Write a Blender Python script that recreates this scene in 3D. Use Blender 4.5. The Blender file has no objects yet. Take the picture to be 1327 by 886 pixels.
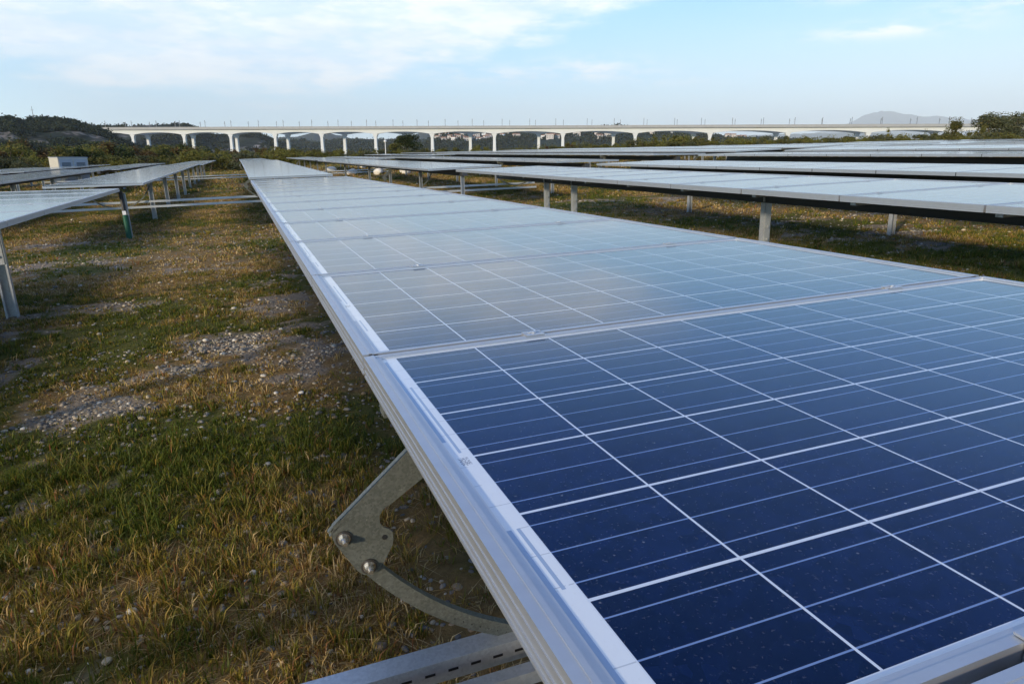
import bpy, math, random
import numpy as np
from mathutils import Matrix, Vector
R = math.radians
sc = bpy.context.scene
col = sc.collection
rnd = random.Random(7)
nrs = np.random.RandomState(11)

# ------------------------------------------------------------------ camera
TILT = R(1.755)                    # the whole field rises gently to the right
CA, SA = math.cos(TILT), math.sin(TILT)
H0 = 1.2                           # table top above the ground of the foreground row
def W(u, v, n):                    # field frame (across the rows, along the rows, up) -> world
    return Vector((u*CA - n*SA, v, u*SA + n*CA + H0))
cam_d = bpy.data.cameras.new('camera'); cam = bpy.data.objects.new('camera', cam_d); col.objects.link(cam)
cam_d.sensor_width = 36.0; cam_d.lens = 24.24; cam_d.clip_start = .02; cam_d.clip_end = 60000
CX = Vector((.93290, -.36012, 0)); CF = Vector((.34757, .90039, -.26166)); CU = Vector((.09423, .24411, .96516))
CX.normalize(); CF = (CF - CX*CF.dot(CX)).normalized(); CU = CX.cross(CF)
EYE = W(-.2317, -1.2342, .3724)
M = Matrix(((CX.x, CU.x, -CF.x, EYE.x), (CX.y, CU.y, -CF.y, EYE.y), (CX.z, CU.z, -CF.z, EYE.z), (0, 0, 0, 1)))
cam.matrix_world = M
sc.camera = cam
FPX = 893.56
def ray(px, py):                   # photograph pixel -> direction (used to work out real positions of far things)
    return (CX*((px-663.5)/FPX) + CF - CU*((py-443)/FPX))
def azel(px, py):
    r = ray(px, py); return math.atan2(r.x, r.y), math.atan2(r.z, math.hypot(r.x, r.y))

# ------------------------------------------------------------------ light
SUN_EL, SUN_AZ = R(13.8), R(236)     # azimuth clockwise from +Y: behind the camera, to the left
sd = bpy.data.lights.new('sun', 'SUN'); sd.energy = 3.5; sd.angle = R(3.5); sd.color = (1, .85, .62)
sun = bpy.data.objects.new('sun', sd); col.objects.link(sun)
sdir = Vector((math.sin(SUN_AZ)*math.cos(SUN_EL), math.cos(SUN_AZ)*math.cos(SUN_EL), math.sin(SUN_EL)))
sun.rotation_euler = sdir.to_track_quat('Z', 'Y').to_euler()
sc.view_settings.view_transform = 'Standard'; sc.view_settings.look = 'None'
sc.view_settings.gamma = 1; sc.view_settings.use_curve_mapping = False
sc.view_settings.exposure = 0.55
sc.cycles.volume_bounces = 2; sc.cycles.max_bounces = 8; sc.cycles.transparent_max_bounces = 8

class NT:                          # tiny node-building helper
    def __init__(s, tree): s.t = tree; s.n = tree.nodes; s.l = tree.links
    def node(s, kind, **kw):
        nd = s.n.new(kind)
        for k, v in kw.items(): setattr(nd, k, v)
        return nd
    def put(s, sock, v):
        if v is None: return
        if isinstance(v, bpy.types.NodeSocket): s.l.new(v, sock)
        else: sock.default_value = v
    def m(s, op, a, b=None, c=None, clamp=False):
        nd = s.node('ShaderNodeMath', operation=op); nd.use_clamp = clamp
        for i, v in enumerate((a, b, c)): s.put(nd.inputs[i], v) if v is not None else None
        return nd.outputs[0]
    def mix(s, f, a, b):
        nd = s.node('ShaderNodeMix', data_type='RGBA')
        s.put(nd.inputs[0], f); s.put(nd.inputs[6], a if isinstance(a, bpy.types.NodeSocket) else (*a, 1) if len(a) == 3 else a)
        s.put(nd.inputs[7], b if isinstance(b, bpy.types.NodeSocket) else (*b, 1) if len(b) == 3 else b)
        return nd.outputs[2]
    def noise(s, vec, scale, detail=4, rough=.55, dim='3D'):
        nd = s.node('ShaderNodeTexNoise', noise_dimensions=dim)
        if vec is not None: s.l.new(vec, nd.inputs['Vector'])
        nd.inputs['Scale'].default_value = scale; nd.inputs['Detail'].default_value = detail; nd.inputs['Roughness'].default_value = rough
        return nd.outputs['Fac']
    def ramp(s, f, stops):
        nd = s.node('ShaderNodeValToRGB'); e = nd.color_ramp.elements
        while len(e) < len(stops): e.new(.5)
        for i, (p, c) in enumerate(stops):
            e[i].position = p; e[i].color = (*c, 1) if not isinstance(c, (int, float)) else (c, c, c, 1)
        s.l.new(f, nd.inputs[0]); return nd.outputs[0]
    def rng(s, f, a, b, c=0., d=1., smooth=True):
        nd = s.node('ShaderNodeMapRange'); nd.interpolation_type = 'SMOOTHSTEP' if smooth else 'LINEAR'
        s.put(nd.inputs[0], f)
        for i, v in enumerate((a, b, c, d)): nd.inputs[i+1].default_value = v
        return nd.outputs[0]

world = bpy.data.worlds.new('World'); sc.world = world; world.use_nodes = True
t = NT(world.node_tree); t.n.clear()
out = t.node('ShaderNodeOutputWorld'); bg = t.node('ShaderNodeBackground'); t.l.new(bg.outputs[0], out.inputs[0])
sky = t.node('ShaderNodeTexSky'); sky.sky_type = 'NISHITA'; sky.sun_disc = False
sky.sun_elevation = SUN_EL; sky.sun_rotation = SUN_AZ; sky.air_density = 1.0; sky.dust_density = .25; sky.ozone_density = 2.2; sky.altitude = 30
bg.inputs[1].default_value = .145
tc = t.node('ShaderNodeTexCoord'); gen = tc.outputs['Generated']
sep = t.node('ShaderNodeSeparateXYZ'); t.l.new(gen, sep.inputs[0])
az = t.m('MULTIPLY', t.m('ARCTAN2', sep.outputs[0], sep.outputs[1]), 180/math.pi)
el = t.m('MULTIPLY', t.m('ARCSINE', sep.outputs[2]), 180/math.pi)
# white cloud sheet overhead, ragged lower border that climbs to the right
cmb = t.node('ShaderNodeCombineXYZ'); t.put(cmb.inputs[0], t.m('MULTIPLY', az, .055)); t.put(cmb.inputs[1], t.m('MULTIPLY', el, .20)); cmb.inputs[2].default_value = 3.1
n1 = t.noise(cmb.outputs[0], 1.6, 7, .55); n2 = t.noise(cmb.outputs[0], 5.5, 6, .6)
border = t.m('ADD', 4.9, t.m('MULTIPLY', t.m('MAXIMUM', t.m('SUBTRACT', az, 9.0), 0), .30))
left_up = t.m('MULTIPLY', t.m('MAXIMUM', t.m('SUBTRACT', -8.0, az), 0), .22)
dist = t.m('SUBTRACT', el, t.m('ADD', border, left_up))
dn = t.m('ADD', dist, t.m('ADD', t.m('MULTIPLY', t.m('SUBTRACT', n1, .5), 6.0), t.m('MULTIPLY', t.m('SUBTRACT', n2, .5), 2.2)))
big = t.m('MULTIPLY', t.rng(dn, -.75, 1.1), t.m('MULTIPLY', t.rng(el, 12, 19, 1, 0), t.rng(az, 26, 40, 1, 0)))
hol = t.rng(t.noise(cmb.outputs[0], 3.4, 7, .62), .44, .62, 1.0, .66)
big = t.m('MULTIPLY', big, hol)
def wisp(a0, e0, wa, we, amt):
    da = t.m('POWER', t.m('DIVIDE', t.m('SUBTRACT', az, a0), wa), 2); de = t.m('POWER', t.m('DIVIDE', t.m('SUBTRACT', el, e0), we), 2)
    g = t.m('EXPONENT', t.m('MULTIPLY', t.m('ADD', da, de), -1.0))
    return t.m('MULTIPLY', g, t.m('MULTIPLY', t.rng(n2, .35, .62), amt))
cl = big
for a in ((27, 6.3, 5, .8, .95), (19, 6.0, 5, .7, .8), (33, 5.6, 6, .5, .4), (48, 8.2, 5, .5, 1.), (54, 9.1, 4, .5, .9), (3, 3.5, 3, .25, .5), (45, 10.3, 4, .4, .35)):
    cl = t.m('MAXIMUM', cl, wisp(*a))
cl = t.m('MULTIPLY', cl, .94)
# sky tint near the horizon (clean, cyan-white air)
tint = t.mix(t.rng(el, -2, 14), (.80, 1.02, 1.28), (.86, 1.02, 1.12))
mul = t.node('ShaderNodeMix', data_type='RGBA', blend_type='MULTIPLY'); mul.inputs[0].default_value = 1
t.l.new(sky.outputs[0], mul.inputs[6]); t.l.new(tint, mul.inputs[7])
grad = t.ramp(t.rng(el, 0, 90, 0, 1, False), [(0, (5.9, 6.8, 6.8)), (.03, (4.2, 6.0, 6.7)), (.06, (2.7, 5.1, 6.7)), (.12, (1.6, 4.1, 6.7)), (.18, (.85, 2.8, 6.5)), (.28, (.30, 1.2, 4.2)), (.48, (.25, .8, 2.7)), (.60, (2.3, 2.7, 3.4)), (1, (3.2, 3.4, 3.8))])  # pale zenith stops, out of view, are added as neutral fill for ground and frames
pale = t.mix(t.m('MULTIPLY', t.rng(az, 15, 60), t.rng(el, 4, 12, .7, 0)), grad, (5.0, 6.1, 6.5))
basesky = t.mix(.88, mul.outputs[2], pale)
shade = t.mix(t.rng(t.m('ADD', t.m('MULTIPLY', n1, .6), t.m('MULTIPLY', n2, .4)), .36, .60), (4.9, 5.6, 6.4), (6.6, 6.7, 6.7))
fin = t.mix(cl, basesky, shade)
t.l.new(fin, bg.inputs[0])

# ------------------------------------------------------------------ helpers
def tag(o, label=None, cat=None, group=None, kind=None):
    if label: o['label'] = label
    if cat: o['category'] = cat
    if group: o['group'] = group
    if kind: o['kind'] = kind
    return o
def empty(name, loc, rot=(0, 0, 0)):
    o = bpy.data.objects.new(name, None); col.objects.link(o); o.location = loc; o.rotation_euler = rot
    o.empty_display_size = .2
    return o
def link(name, me, parent=None, loc=(0, 0, 0), rot=(0, 0, 0)):
    o = bpy.data.objects.new(name, me); col.objects.link(o)
    if parent: o.parent = parent
    o.location = loc; o.rotation_euler = rot
    return o
class MB:
    def __init__(s): s.v = []; s.f = []; s.mi = []; s.uv = {}
    def quad(s, a, b, c, d, m=0):
        i = len(s.v); s.v += [a, b, c, d]; s.f.append((i, i+1, i+2, i+3)); s.mi.append(m)
    def box(s, x0, x1, y0, y1, z0, z1, m=0):
        i = len(s.v)
        s.v += [(x, y, z) for x in (x0, x1) for y in (y0, y1) for z in (z0, z1)]
        for q in ((0, 1, 3, 2), (4, 6, 7, 5), (0, 4, 5, 1), (2, 3, 7, 6), (0, 2, 6, 4), (1, 5, 7, 3)):
            s.f.append(tuple(i+k for k in q)); s.mi.append(m)
    def obox(s, p, q, w, h, up=(0, 0, 1), m=0):   # box bar from p to q
        p, q = Vector(p), Vector(q); d = (q-p).normalized(); u = Vector(up); sx = d.cross(u).normalized(); su = sx.cross(d)
        i = len(s.v)
        for c in (p, q):
            for a, b in ((-1, -1), (1, -1), (1, 1), (-1, 1)): s.v.append(tuple(c + sx*(a*w/2) + su*(b*h/2)))
        for k in range(4): s.f.append((i+k, i+(k+1) % 4, i+4+(k+1) % 4, i+4+k)); s.mi.append(m)
        s.f += [(i+3, i+2, i+1, i), (i+4, i+5, i+6, i+7)]; s.mi += [m, m]
    def tube(s, pts, rad, seg=8, m=0):
        i = len(s.v); pts = [Vector(p) for p in pts]
        for k, p in enumerate(pts):
            d = (pts[min(k+1, len(pts)-1)] - pts[max(k-1, 0)]).normalized()
            a = d.orthogonal().normalized(); b = d.cross(a)
            if k and (a.dot(pa) < .99): a = (pa - d*pa.dot(d)).normalized(); b = d.cross(a)
            pa = a
            r = rad[k] if isinstance(rad, (list, tuple)) else rad
            for j in range(seg):
                th = 2*math.pi*j/seg; s.v.append(tuple(p + a*(r*math.cos(th)) + b*(r*math.sin(th))))
        for k in range(len(pts)-1):
            for j in range(seg):
                s.f.append((i+k*seg+j, i+k*seg+(j+1) % seg, i+(k+1)*seg+(j+1) % seg, i+(k+1)*seg+j)); s.mi.append(m)
        s.f.append(tuple(i+j for j in reversed(range(seg)))); s.f.append(tuple(i+(len(pts)-1)*seg+j for j in range(seg))); s.mi += [m, m]
    def prism(s, poly, y0, y1, m=0):              # polygon in x,z extruded along y
        i = len(s.v); n = len(poly)
        s.v += [(x, y0, z) for x, z in poly] + [(x, y1, z) for x, z in poly]
        s.f.append(tuple(range(i, i+n))); s.f.append(tuple(reversed(range(i+n, i+2*n)))); s.mi += [m, m]
        for k in range(n): s.f.append((i+k, i+n+k, i+n+(k+1) % n, i+(k+1) % n)); s.mi.append(m)
    def mesh(s, name, mats, smooth=False):
        me = bpy.data.meshes.new(name); me.from_pydata([tuple(v) for v in s.v], [], s.f)
        for m in (mats if isinstance(mats, (list, tuple)) else [mats]): me.materials.append(m)
        if any(s.mi): me.polygons.foreach_set('material_index', s.mi)
        if smooth: me.polygons.foreach_set('use_smooth', [True]*len(s.f))
        me.update(); return me
def fast_mesh(name, V, F, k, mats, colors=None, smooth=False):   # numpy arrays; F is (nf,k)
    me = bpy.data.meshes.new(name); nf = len(F)
    me.vertices.add(len(V)); me.vertices.foreach_set('co', V.astype(np.float32).ravel())
    me.loops.add(nf*k); me.loops.foreach_set('vertex_index', F.astype(np.int32).ravel())
    me.polygons.add(nf); me.polygons.foreach_set('loop_start', np.arange(0, nf*k, k, dtype=np.int32))
    me.polygons.foreach_set('loop_total', np.full(nf, k, dtype=np.int32))
    for m in mats: me.materials.append(m)
    if smooth: me.polygons.foreach_set('use_smooth', np.ones(nf, dtype=bool))
    me.update(calc_edges=True)
    if colors is not None:
        at = me.color_attributes.new('tint', 'FLOAT_COLOR', 'POINT')
        at.data.foreach_set('color', np.c_[colors, np.ones(len(colors))].astype(np.float32).ravel())
    return me
def hash2(ix, iy, seed):
    h = (ix.astype(np.int64)*374761393 + iy.astype(np.int64)*668265263 + seed*974634777) & 0x7fffffff
    h = ((h ^ (h >> 13))*1274126177) & 0x7fffffff
    return ((h ^ (h >> 16)) & 0xffffff)/float(0xffffff)
def vnoise(x, y, seed=0):
    x = np.asarray(x, float); y = np.asarray(y, float); ix = np.floor(x); iy = np.floor(y); fx = x-ix; fy = y-iy
    fx = fx*fx*(3-2*fx); fy = fy*fy*(3-2*fy)
    a = hash2(ix, iy, seed); b = hash2(ix+1, iy, seed); c = hash2(ix, iy+1, seed); d = hash2(ix+1, iy+1, seed)
    return (a*(1-fx)+b*fx)*(1-fy)+(c*(1-fx)+d*fx)*fy
def fbm(x, y, sc_, oct=4, seed=0, gain=.5):
    s = 0; a = 1; tot = 0
    for o in range(oct): s = s + a*vnoise(np.asarray(x)*sc_*2**o+17.3*o, np.asarray(y)*sc_*2**o-9.1*o, seed+o); tot += a; a *= gain
    return s/tot
def sstep(x, a, b):
    k = np.clip((np.asarray(x, float)-a)/(b-a), 0, 1); return k*k*(3-2*k)

# ------------------------------------------------------------------ materials
def mat(name):
    m = bpy.data.materials.new(name); m.use_nodes = True; k = NT(m.node_tree); b = m.node_tree.nodes['Principled BSDF']
    return m, k, b
def simple(name, c, rough=.6, metal=0., var=0., vs=8., bump=0.):
    m, k, b = mat(name); b.inputs['Roughness'].default_value = rough; b.inputs['Metallic'].default_value = metal
    tcn = k.node('ShaderNodeTexCoord').outputs['Object']
    n = k.noise(tcn, vs, 5, .6)
    k.l.new(k.mix(n, tuple(x*(1-var) for x in c), tuple(min(1, x*(1+var)) for x in c)), b.inputs['Base Color'])
    if bump:
        bp = k.node('ShaderNodeBump'); bp.inputs['Strength'].default_value = bump; bp.inputs['Distance'].default_value = .01
        k.l.new(n, bp.inputs['Height']); k.l.new(bp.outputs[0], b.inputs['Normal'])
    return m
def galv(name, c0, c1, rough=.42, spangle=55.):
    m, k, b = mat(name); oc = k.node('ShaderNodeTexCoord').outputs['Object']
    vo = k.node('ShaderNodeTexVoronoi'); vo.inputs['Scale'].default_value = spangle; k.l.new(oc, vo.inputs['Vector'])
    n = k.noise(oc, 14, 5, .65); n3 = k.noise(oc, 90, 3, .6)
    sp = k.node('ShaderNodeSeparateColor'); k.l.new(vo.outputs['Color'], sp.inputs[0])
    f = k.m('ADD', k.m('MULTIPLY', sp.outputs[0], .35), k.m('ADD', k.m('MULTIPLY', n, .5), k.m('MULTIPLY', n3, .25)))
    c = k.mix(k.rng(f, .25, .85), c0, c1)
    drip = k.rng(k.noise(oc, 40, 5, .7), .62, .72)       # white-rust blotches
    c = k.mix(k.m('MULTIPLY', drip, .45), c, (.62, .60, .52))
    k.l.new(c, b.inputs['Base Color']); b.inputs['Metallic'].default_value = .55
    k.l.new(k.m('ADD', rough-.08, k.m('MULTIPLY', n, .25)), b.inputs['Roughness'])
    return m
M_galv = galv('galvanised_steel', (.40, .42, .44), (.56, .58, .60), .42, 150)
M_zinc = galv('bright_zinc_steel', (.58, .60, .62), (.72, .74, .76), .36, 150)
M_plate = galv('dull_galvanised_plate', (.13, .14, .12), (.22, .23, .205), .48, 230)
M_alu = simple('anodised_aluminium', (.54, .55, .565), .38, .7, .08, 30)
M_bolt = simple('bolt_steel', (.72, .70, .66), .25, .9, .15, 60)
M_dark = simple('dark_steel_and_beam_shade', (.07, .075, .08), .6, .5, .2, 4)  # near-black on the torque beams paints in the shade beneath the tables
M_black = simple('black_cable_sleeve', (.02, .02, .022), .5)
M_green = simple('green_plastic_sleeve', (.008, .085, .045), .45, 0, .25, 12)
M_white = simple('white_paint', (.78, .78, .76), .5)
def glass_mat(name, lines=True):
    m, k, b = mat(name)
    uvn = k.node('ShaderNodeUVMap'); uvn.uv_map = 'cells'; sp = k.node('ShaderNodeSeparateXYZ'); k.l.new(uvn.outputs[0], sp.inputs[0])
    u, v = sp.outputs[0], sp.outputs[1]
    oi = k.node('ShaderNodeObjectInfo')
    oc = k.node('ShaderNodeTexCoord').outputs['Object']
    cu = k.m('FLOOR', k.m('DIVIDE', u, .158)); cv = k.m('FLOOR', k.m('DIVIDE', v, .158))
    cc = k.node('ShaderNodeCombineXYZ'); k.put(cc.inputs[0], cu); k.put(cc.inputs[1], cv); k.put(cc.inputs[2], k.m('MULTIPLY', oi.outputs['Random'], 40))
    wn = k.node('ShaderNodeTexWhiteNoise'); k.l.new(cc.outputs[0], wn.inputs['Vector'])
    vo = k.node('ShaderNodeTexVoronoi'); vo.inputs['Scale'].default_value = 75; k.l.new(oc, vo.inputs['Vector'])
    spv = k.node('ShaderNodeSeparateColor'); k.l.new(vo.outputs['Color'], spv.inputs[0])
    f = k.m('ADD', k.m('MULTIPLY', wn.outputs['Value'], .45), k.m('MULTIPLY', spv.outputs[0], .55))
    cell = k.mix(k.rng(f, .15, .85), (.0010, .0030, .018), (.0032, .0085, .044))
    if lines:
        gu = k.m('PINGPONG', u, .079); gv = k.m('PINGPONG', v, .079)
        bb = k.m('LESS_THAN', k.m('PINGPONG', k.m('SUBTRACT', v, .158/6), .158/6), .00095)
        cell = k.mix(bb, cell, (.19, .27, .46))
        gap = k.m('MAXIMUM', k.m('LESS_THAN', gu, .0014), k.m('LESS_THAN', gv, .0021))
        c = k.mix(gap, cell, (.66, .70, .76))
    else: c = k.mix(.045, cell, (.6, .64, .7))
    def inside(x, a, bb_): return k.m('MULTIPLY', k.m('GREATER_THAN', x, a), k.m('LESS_THAN', x, bb_))
    ins = k.m('MULTIPLY', inside(u, 0, 1.58), inside(v, 0, .948))
    back = (.74, .77, .80)
    if lines:
        rib = None
        for (a, b_, c_, d_) in ((-.0135, -.0095, .49, .77), (-.0135, -.0095, .18, .29), (-.0245, -.019, .53, .93), (-.0245, -.019, .0, .29), (1.5895, 1.5935, .18, .45), (1.599, 1.603, .5, .93)):
            q = k.m('MULTIPLY', inside(u, a, b_), inside(v, c_, d_)); rib = q if rib is None else k.m('MAXIMUM', rib, q)
        tick = k.m('MULTIPLY', k.m('LESS_THAN', k.m('PINGPONG', k.m('SUBTRACT', v, .158/6), .158/6), .0007), k.m('LESS_THAN', k.noise(oc, 35), .52))
        lab = k.m('MULTIPLY', inside(u, -.020, -.007), inside(v, .452, .475))
        ln = k.m('GREATER_THAN', k.noise(oc, 420, 1), .5)
        bk = k.mix(k.m('MULTIPLY', tick, .55), back, (.30, .34, .40))
        bk = k.mix(rib, bk, (.33, .42, .56))
        bk = k.mix(k.m('MULTIPLY', lab, ln), bk, (.25, .27, .30))
    else: bk = k.mix(0., back, back)
    c = k.mix(ins, bk, c)
    # dust: fine specks, faint smears and drop marks lying on the glass
    d1 = k.rng(k.noise(oc, 230, 2, .5), .62, .74); d2 = k.rng(k.noise(oc, 9, 6, .7), .42, .78)
    mp = k.node('ShaderNodeMapping'); mp.inputs['Scale'].default_value = (38, 9, 1); mp.inputs['Rotation'].default_value = (0, 0, .5); k.l.new(oc, mp.inputs[0])
    d3 = k.rng(k.noise(mp.outputs[0], 2.2, 5, .75), .62, .75)
    vo2 = k.node('ShaderNodeTexVoronoi'); vo2.inputs['Scale'].default_value = 40; k.l.new(oc, vo2.inputs['Vector'])
    d4 = k.rng(vo2.outputs['Distance'], .035, .07, 1, 0)
    dust = k.m('ADD', k.m('MULTIPLY', d1, .12), k.m('ADD', k.m('MULTIPLY', d2, .006), k.m('ADD', k.m('MULTIPLY', d3, .07), k.m('MULTIPLY', d4, .24))))
    dust = k.m('ADD', dust, .003)
    c = k.mix(dust, c, (.46, .44, .40))
    k.l.new(c, b.inputs['Base Color'])
    b.inputs['IOR'].default_value = 1.5
    k.l.new(k.mix(ins, (1, 1, 1), (.15, .60, 1.0)), b.inputs['Specular Tint'])      # anti-reflective coating
    k.l.new(k.m('ADD', .075, k.m('MULTIPLY', dust, .8)), b.inputs['Roughness'])
    return m
M_glass = glass_mat('solar_cell_glass'); M_glass_far = glass_mat('solar_cell_glass_far', False)

# ------------------------------------------------------------------ terrain
def field_z(u, v):                 # ground height in the field frame
    u = np.asarray(u, float); v = np.asarray(v, float)
    rise = .32*sstep(u, 2.5, 8.5) + .04*sstep(u, 8, 12)
    und = (fbm(u, v, .35, 3, 5)-.5)*.10*sstep(np.hypot(u+.2, v+1.2), 2., 6.)
    return -1.2 + rise + und
def world_ground(x, y):
    x = np.asarray(x, float); y = np.asarray(y, float)
    slope = np.where(x > 0, 80*np.tanh(x/80.), 40*np.tanh(x/40.))*SA
    slope = np.where(np.abs(x) < 45, np.where(np.abs(x) < 30, x*SA, x*SA*(1-sstep(np.abs(x), 30, 45)) + slope*sstep(np.abs(x), 30, 45)), slope)
    far = sstep(np.hypot(x, y), 120, 700)
    return H0 + field_z(x, y) + slope*(1-far) + far*0.0
def axis(lo, hi, a, b, fine, g=1.09):
    c = list(np.arange(a, b, fine)); s = fine; x = b
    while x < hi: c.append(x); s *= g; x += s
    c.append(hi); s = fine; x = a; L = []
    while x > lo: x -= s; s *= g; L.append(x)
    L[-1] = lo; return np.array(L[::-1] + c)
BLOBS = []                         # pebble patches worked out as places on the ground: u, v, ru, rv, strength
def on_ground(px, py, n=-1.2):
    r = ray(px, py); ru = r.x*CA + r.z*SA; rn = -r.x*SA + r.z*CA; k = (n-.3724)/rn
    return -.2317+ru*k, -1.2342+r.y*k
for px, py, ru, rv, s in ((150, 525, .32, .26, 1.), (250, 480, .34, .25, .65), (60, 560, .25, .16, .7), (330, 445, .4, .35, .55), (420, 470, .28, .45, .5), (390, 390, .6, .6, .5),
                          (50, 350, 1.1, .6, 1.), (110, 408, .8, .35, .95), (10, 440, .5, .3, .7), (300, 345, .9, .5, .6), (330, 640, .12, .06, .6), (430, 780, .14, .08, .6), (120, 690, .1, .05, .7), (250, 215+40, 1.2, 1.2, .5), (330, 590, .1, .06, .8),
                          (70, 320, .8, .5, .7), (200, 600, .1, .05, .7), (30, 760, .12, .05, .5), (220, 760, .1, .05, .5)):
    a, b_ = on_ground(px, py); BLOBS.append((a, b_, ru*1.35, rv*1.35, s))
for px, py, ru, rv, s in ((1110, 310, 1.0, .7, 1.), (1190, 325, .9, .5, .9), (1060, 290, 1.1, .8, .8), (820, 285, 1.2, .8, .5), (1300, 320, .6, .5, .7), (760, 262, 1.5, 1., .5)):
    a, b_ = on_ground(px, py, -.95); BLOBS.append((a, b_, ru, rv, s))
def bare(u, v):                    # 0 grass .. 1 bare pebbly soil
    u = np.asarray(u, float); v = np.asarray(v, float)
    n = .6*fbm(u, v, 1.5, 4, 21, .62) + .4*fbm(u, v, 6.5, 3, 27, .6)
    s = np.zeros_like(u)
    for a, b_, ru, rv, st in BLOBS: s = np.maximum(s, st*np.exp(-((u-a)/ru)**2 - ((v-b_)/rv)**2))
    k = s*.72 + (n-.5)*3.0 + .40*(fbm(u, v, .45, 2, 31)-.42)
    return np.clip((k-.28)*1.55, 0, 1)
def dryness(u, v):
    return np.clip((.75*fbm(u, v, .75, 4, 41, .6)+.25*fbm(u, v, 5., 2, 47)-.36)*3.4 + .06*np.clip((np.hypot(u, v)-4)/6, 0, 3), 0, 1)
gx = axis(-6000, 37000, -9, 13, .055); gy = axis(-3000, 37000, -1.2, 14, .055)
X, Y = np.meshgrid(gx, gy); Z = world_ground(X, Y)
bm_ = bare(X, Y); dm_ = dryness(X, Y)
Z = Z + (fbm(X, Y, 5, 3, 77)-.5)*.03*sstep(60-np.hypot(X, Y), 0, 30)
V = np.stack([X.ravel(), Y.ravel(), Z.ravel()], 1)
ny, nx = X.shape; I = np.arange(nx*ny).reshape(ny, nx)
F = np.stack([I[:-1, :-1].ravel(), I[:-1, 1:].ravel(), I[1:, 1:].ravel(), I[1:, :-1].ravel()], 1)
m, k, b = mat('meadow_soil'); M_ground = m
at = k.node('ShaderNodeVertexColor'); at.layer_name = 'tint'; sp = k.node('ShaderNodeSeparateColor'); k.l.new(at.outputs[0], sp.inputs[0])
oc = k.node('ShaderNodeTexCoord').outputs['Object']
n1 = k.noise(oc, 28, 5, .65); n2 = k.noise(oc, 3.1, 5, .6); n3 = k.noise(oc, .55, 6, .6); n4 = k.noise(oc, 9, 5, .7)
soil = k.mix(n1, (.14, .105, .072), (.42, .33, .24))
thatch = k.mix(n1, (.11, .070, .028), (.34, .215, .08))
green = k.mix(n1, (.045, .050, .010), (.15, .14, .032))
cov = k.mix(k.rng(k.m('ADD', sp.outputs[1], k.m('MULTIPLY', k.m('SUBTRACT', n4, .5), .9)), .25, .7), green, thatch)
c = k.mix(k.rng(k.m('ADD', sp.outputs[0], k.m('MULTIPLY', k.m('SUBTRACT', n2, .5), .35)), .2, .75), cov, soil)
vo = k.node('ShaderNodeTexVoronoi'); vo.inputs['Scale'].default_value = 34; k.l.new(oc, vo.inputs['Vector'])
peb = k.m('MULTIPLY', k.rng(vo.outputs['Distance'], .25, .45, 1, 0), k.rng(sp.outputs[0], .35, .8))
spc = k.node('ShaderNodeSeparateColor'); k.l.new(vo.outputs['Color'], spc.inputs[0])
c = k.mix(peb, c, k.mix(spc.outputs[0], (.12, .11, .10), (.38, .34, .28)))
far = k.mix(n3, (.11, .10, .035), (.26, .19, .08))
geo = k.node('ShaderNodeNewGeometry'); ln = k.node('ShaderNodeVectorMath', operation='LENGTH'); k.l.new(geo.outputs['Position'], ln.inputs[0])
c = k.mix(k.rng(ln.outputs['Value'], 60, 160), c, k.mix(n3, (.05, .06, .02), (.10, .09, .035)))
k.l.new(c, b.inputs['Base Color']); b.inputs['Roughness'].default_value = .95; b.inputs['Specular IOR Level'].default_value = .15
bp = k.node('ShaderNodeBump'); bp.inputs['Strength'].default_value = .9; bp.inputs['Distance'].default_value = .02
k.l.new(k.m('ADD', n1, k.m('MULTIPLY', peb, .8)), bp.inputs['Height']); k.l.new(bp.outputs[0], b.inputs['Normal'])
me = fast_mesh('ground', V, F, 4, [M_ground], np.stack([bm_.ravel(), dm_.ravel(), 0*dm_.ravel()], 1), True)
tag(link('ground', me), kind='structure')

# ------------------------------------------------------------------ solar tables
CP, MP, TL, GAPV = .158, 1.0035, 22, .021
UL, UR = -.055, 1.612; UC = (UL+UR)/2
def module_meshes():
    # local frame: x = across, centred on the table axis; y = along the row from the near edge; z = 0 at the frame top
    x0, x1 = UL-UC, UR-UC; y0, y1 = -.021, .969
    f = MB(); h = .040
    for s in (-1, 1):                                            # long-edge profile with lip, bead and two ribs
        xo = x0 if s < 0 else x1
        def bx(a, b_, z0, z1):
            p, q = (xo+a, xo+b_) if s < 0 else (xo-b_, xo-a); f.box(p, q, y0, y1, z0, z1)
        bx(0, .016, -h, 0); bx(.016, .029, -.0060, -.0016); bx(.0125, .0185, -.004, .0012)
        bx(-.0012, 0, -.0135, -.0115); bx(-.0016, 0, -.0285, -.026); bx(-.0020, 0, -.040, -.0365); bx(.016, .034, -.040, -.0375)
    for s in (-1, 1):
        yo = y0 if s < 0 else y1
        p, q = (yo, yo+.009) if s < 0 else (yo-.009, yo); f.box(x0+.016, x1-.016, p, q, -h+.0003, -.0003)
        p, q = (yo+.009, yo+.0155) if s < 0 else (yo-.0155, yo-.009); f.box(x0+.029, x1-.029, p, q, -.006, -.0014)
    fm = f.mesh('module_frame', M_alu)
    g = MB(); a, b_, c_, d_ = x0+.017, x1-.017, y0+.010, y1-.010
    g.quad((a, c_, -.0045), (b_, c_, -.0045), (b_, d_, -.0045), (a, d_, -.0045), 0)
    g.quad((a, c_, -.0105), (a, d_, -.0105), (b_, d_, -.0105), (b_, c_, -.0105), 1)
    gm = g.mesh('cell_glass', [M_glass, M_white])
    uv = gm.uv_layers.new(name='cells')
    for lp in gm.loops:
        co = gm.vertices[lp.vertex_index].co; uv.data[lp.index].uv = (co.x+UC, co.y)
    return fm, gm
ME_FRAME, ME_GLASS = module_meshes()
L = TL*MP - .0135
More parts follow.
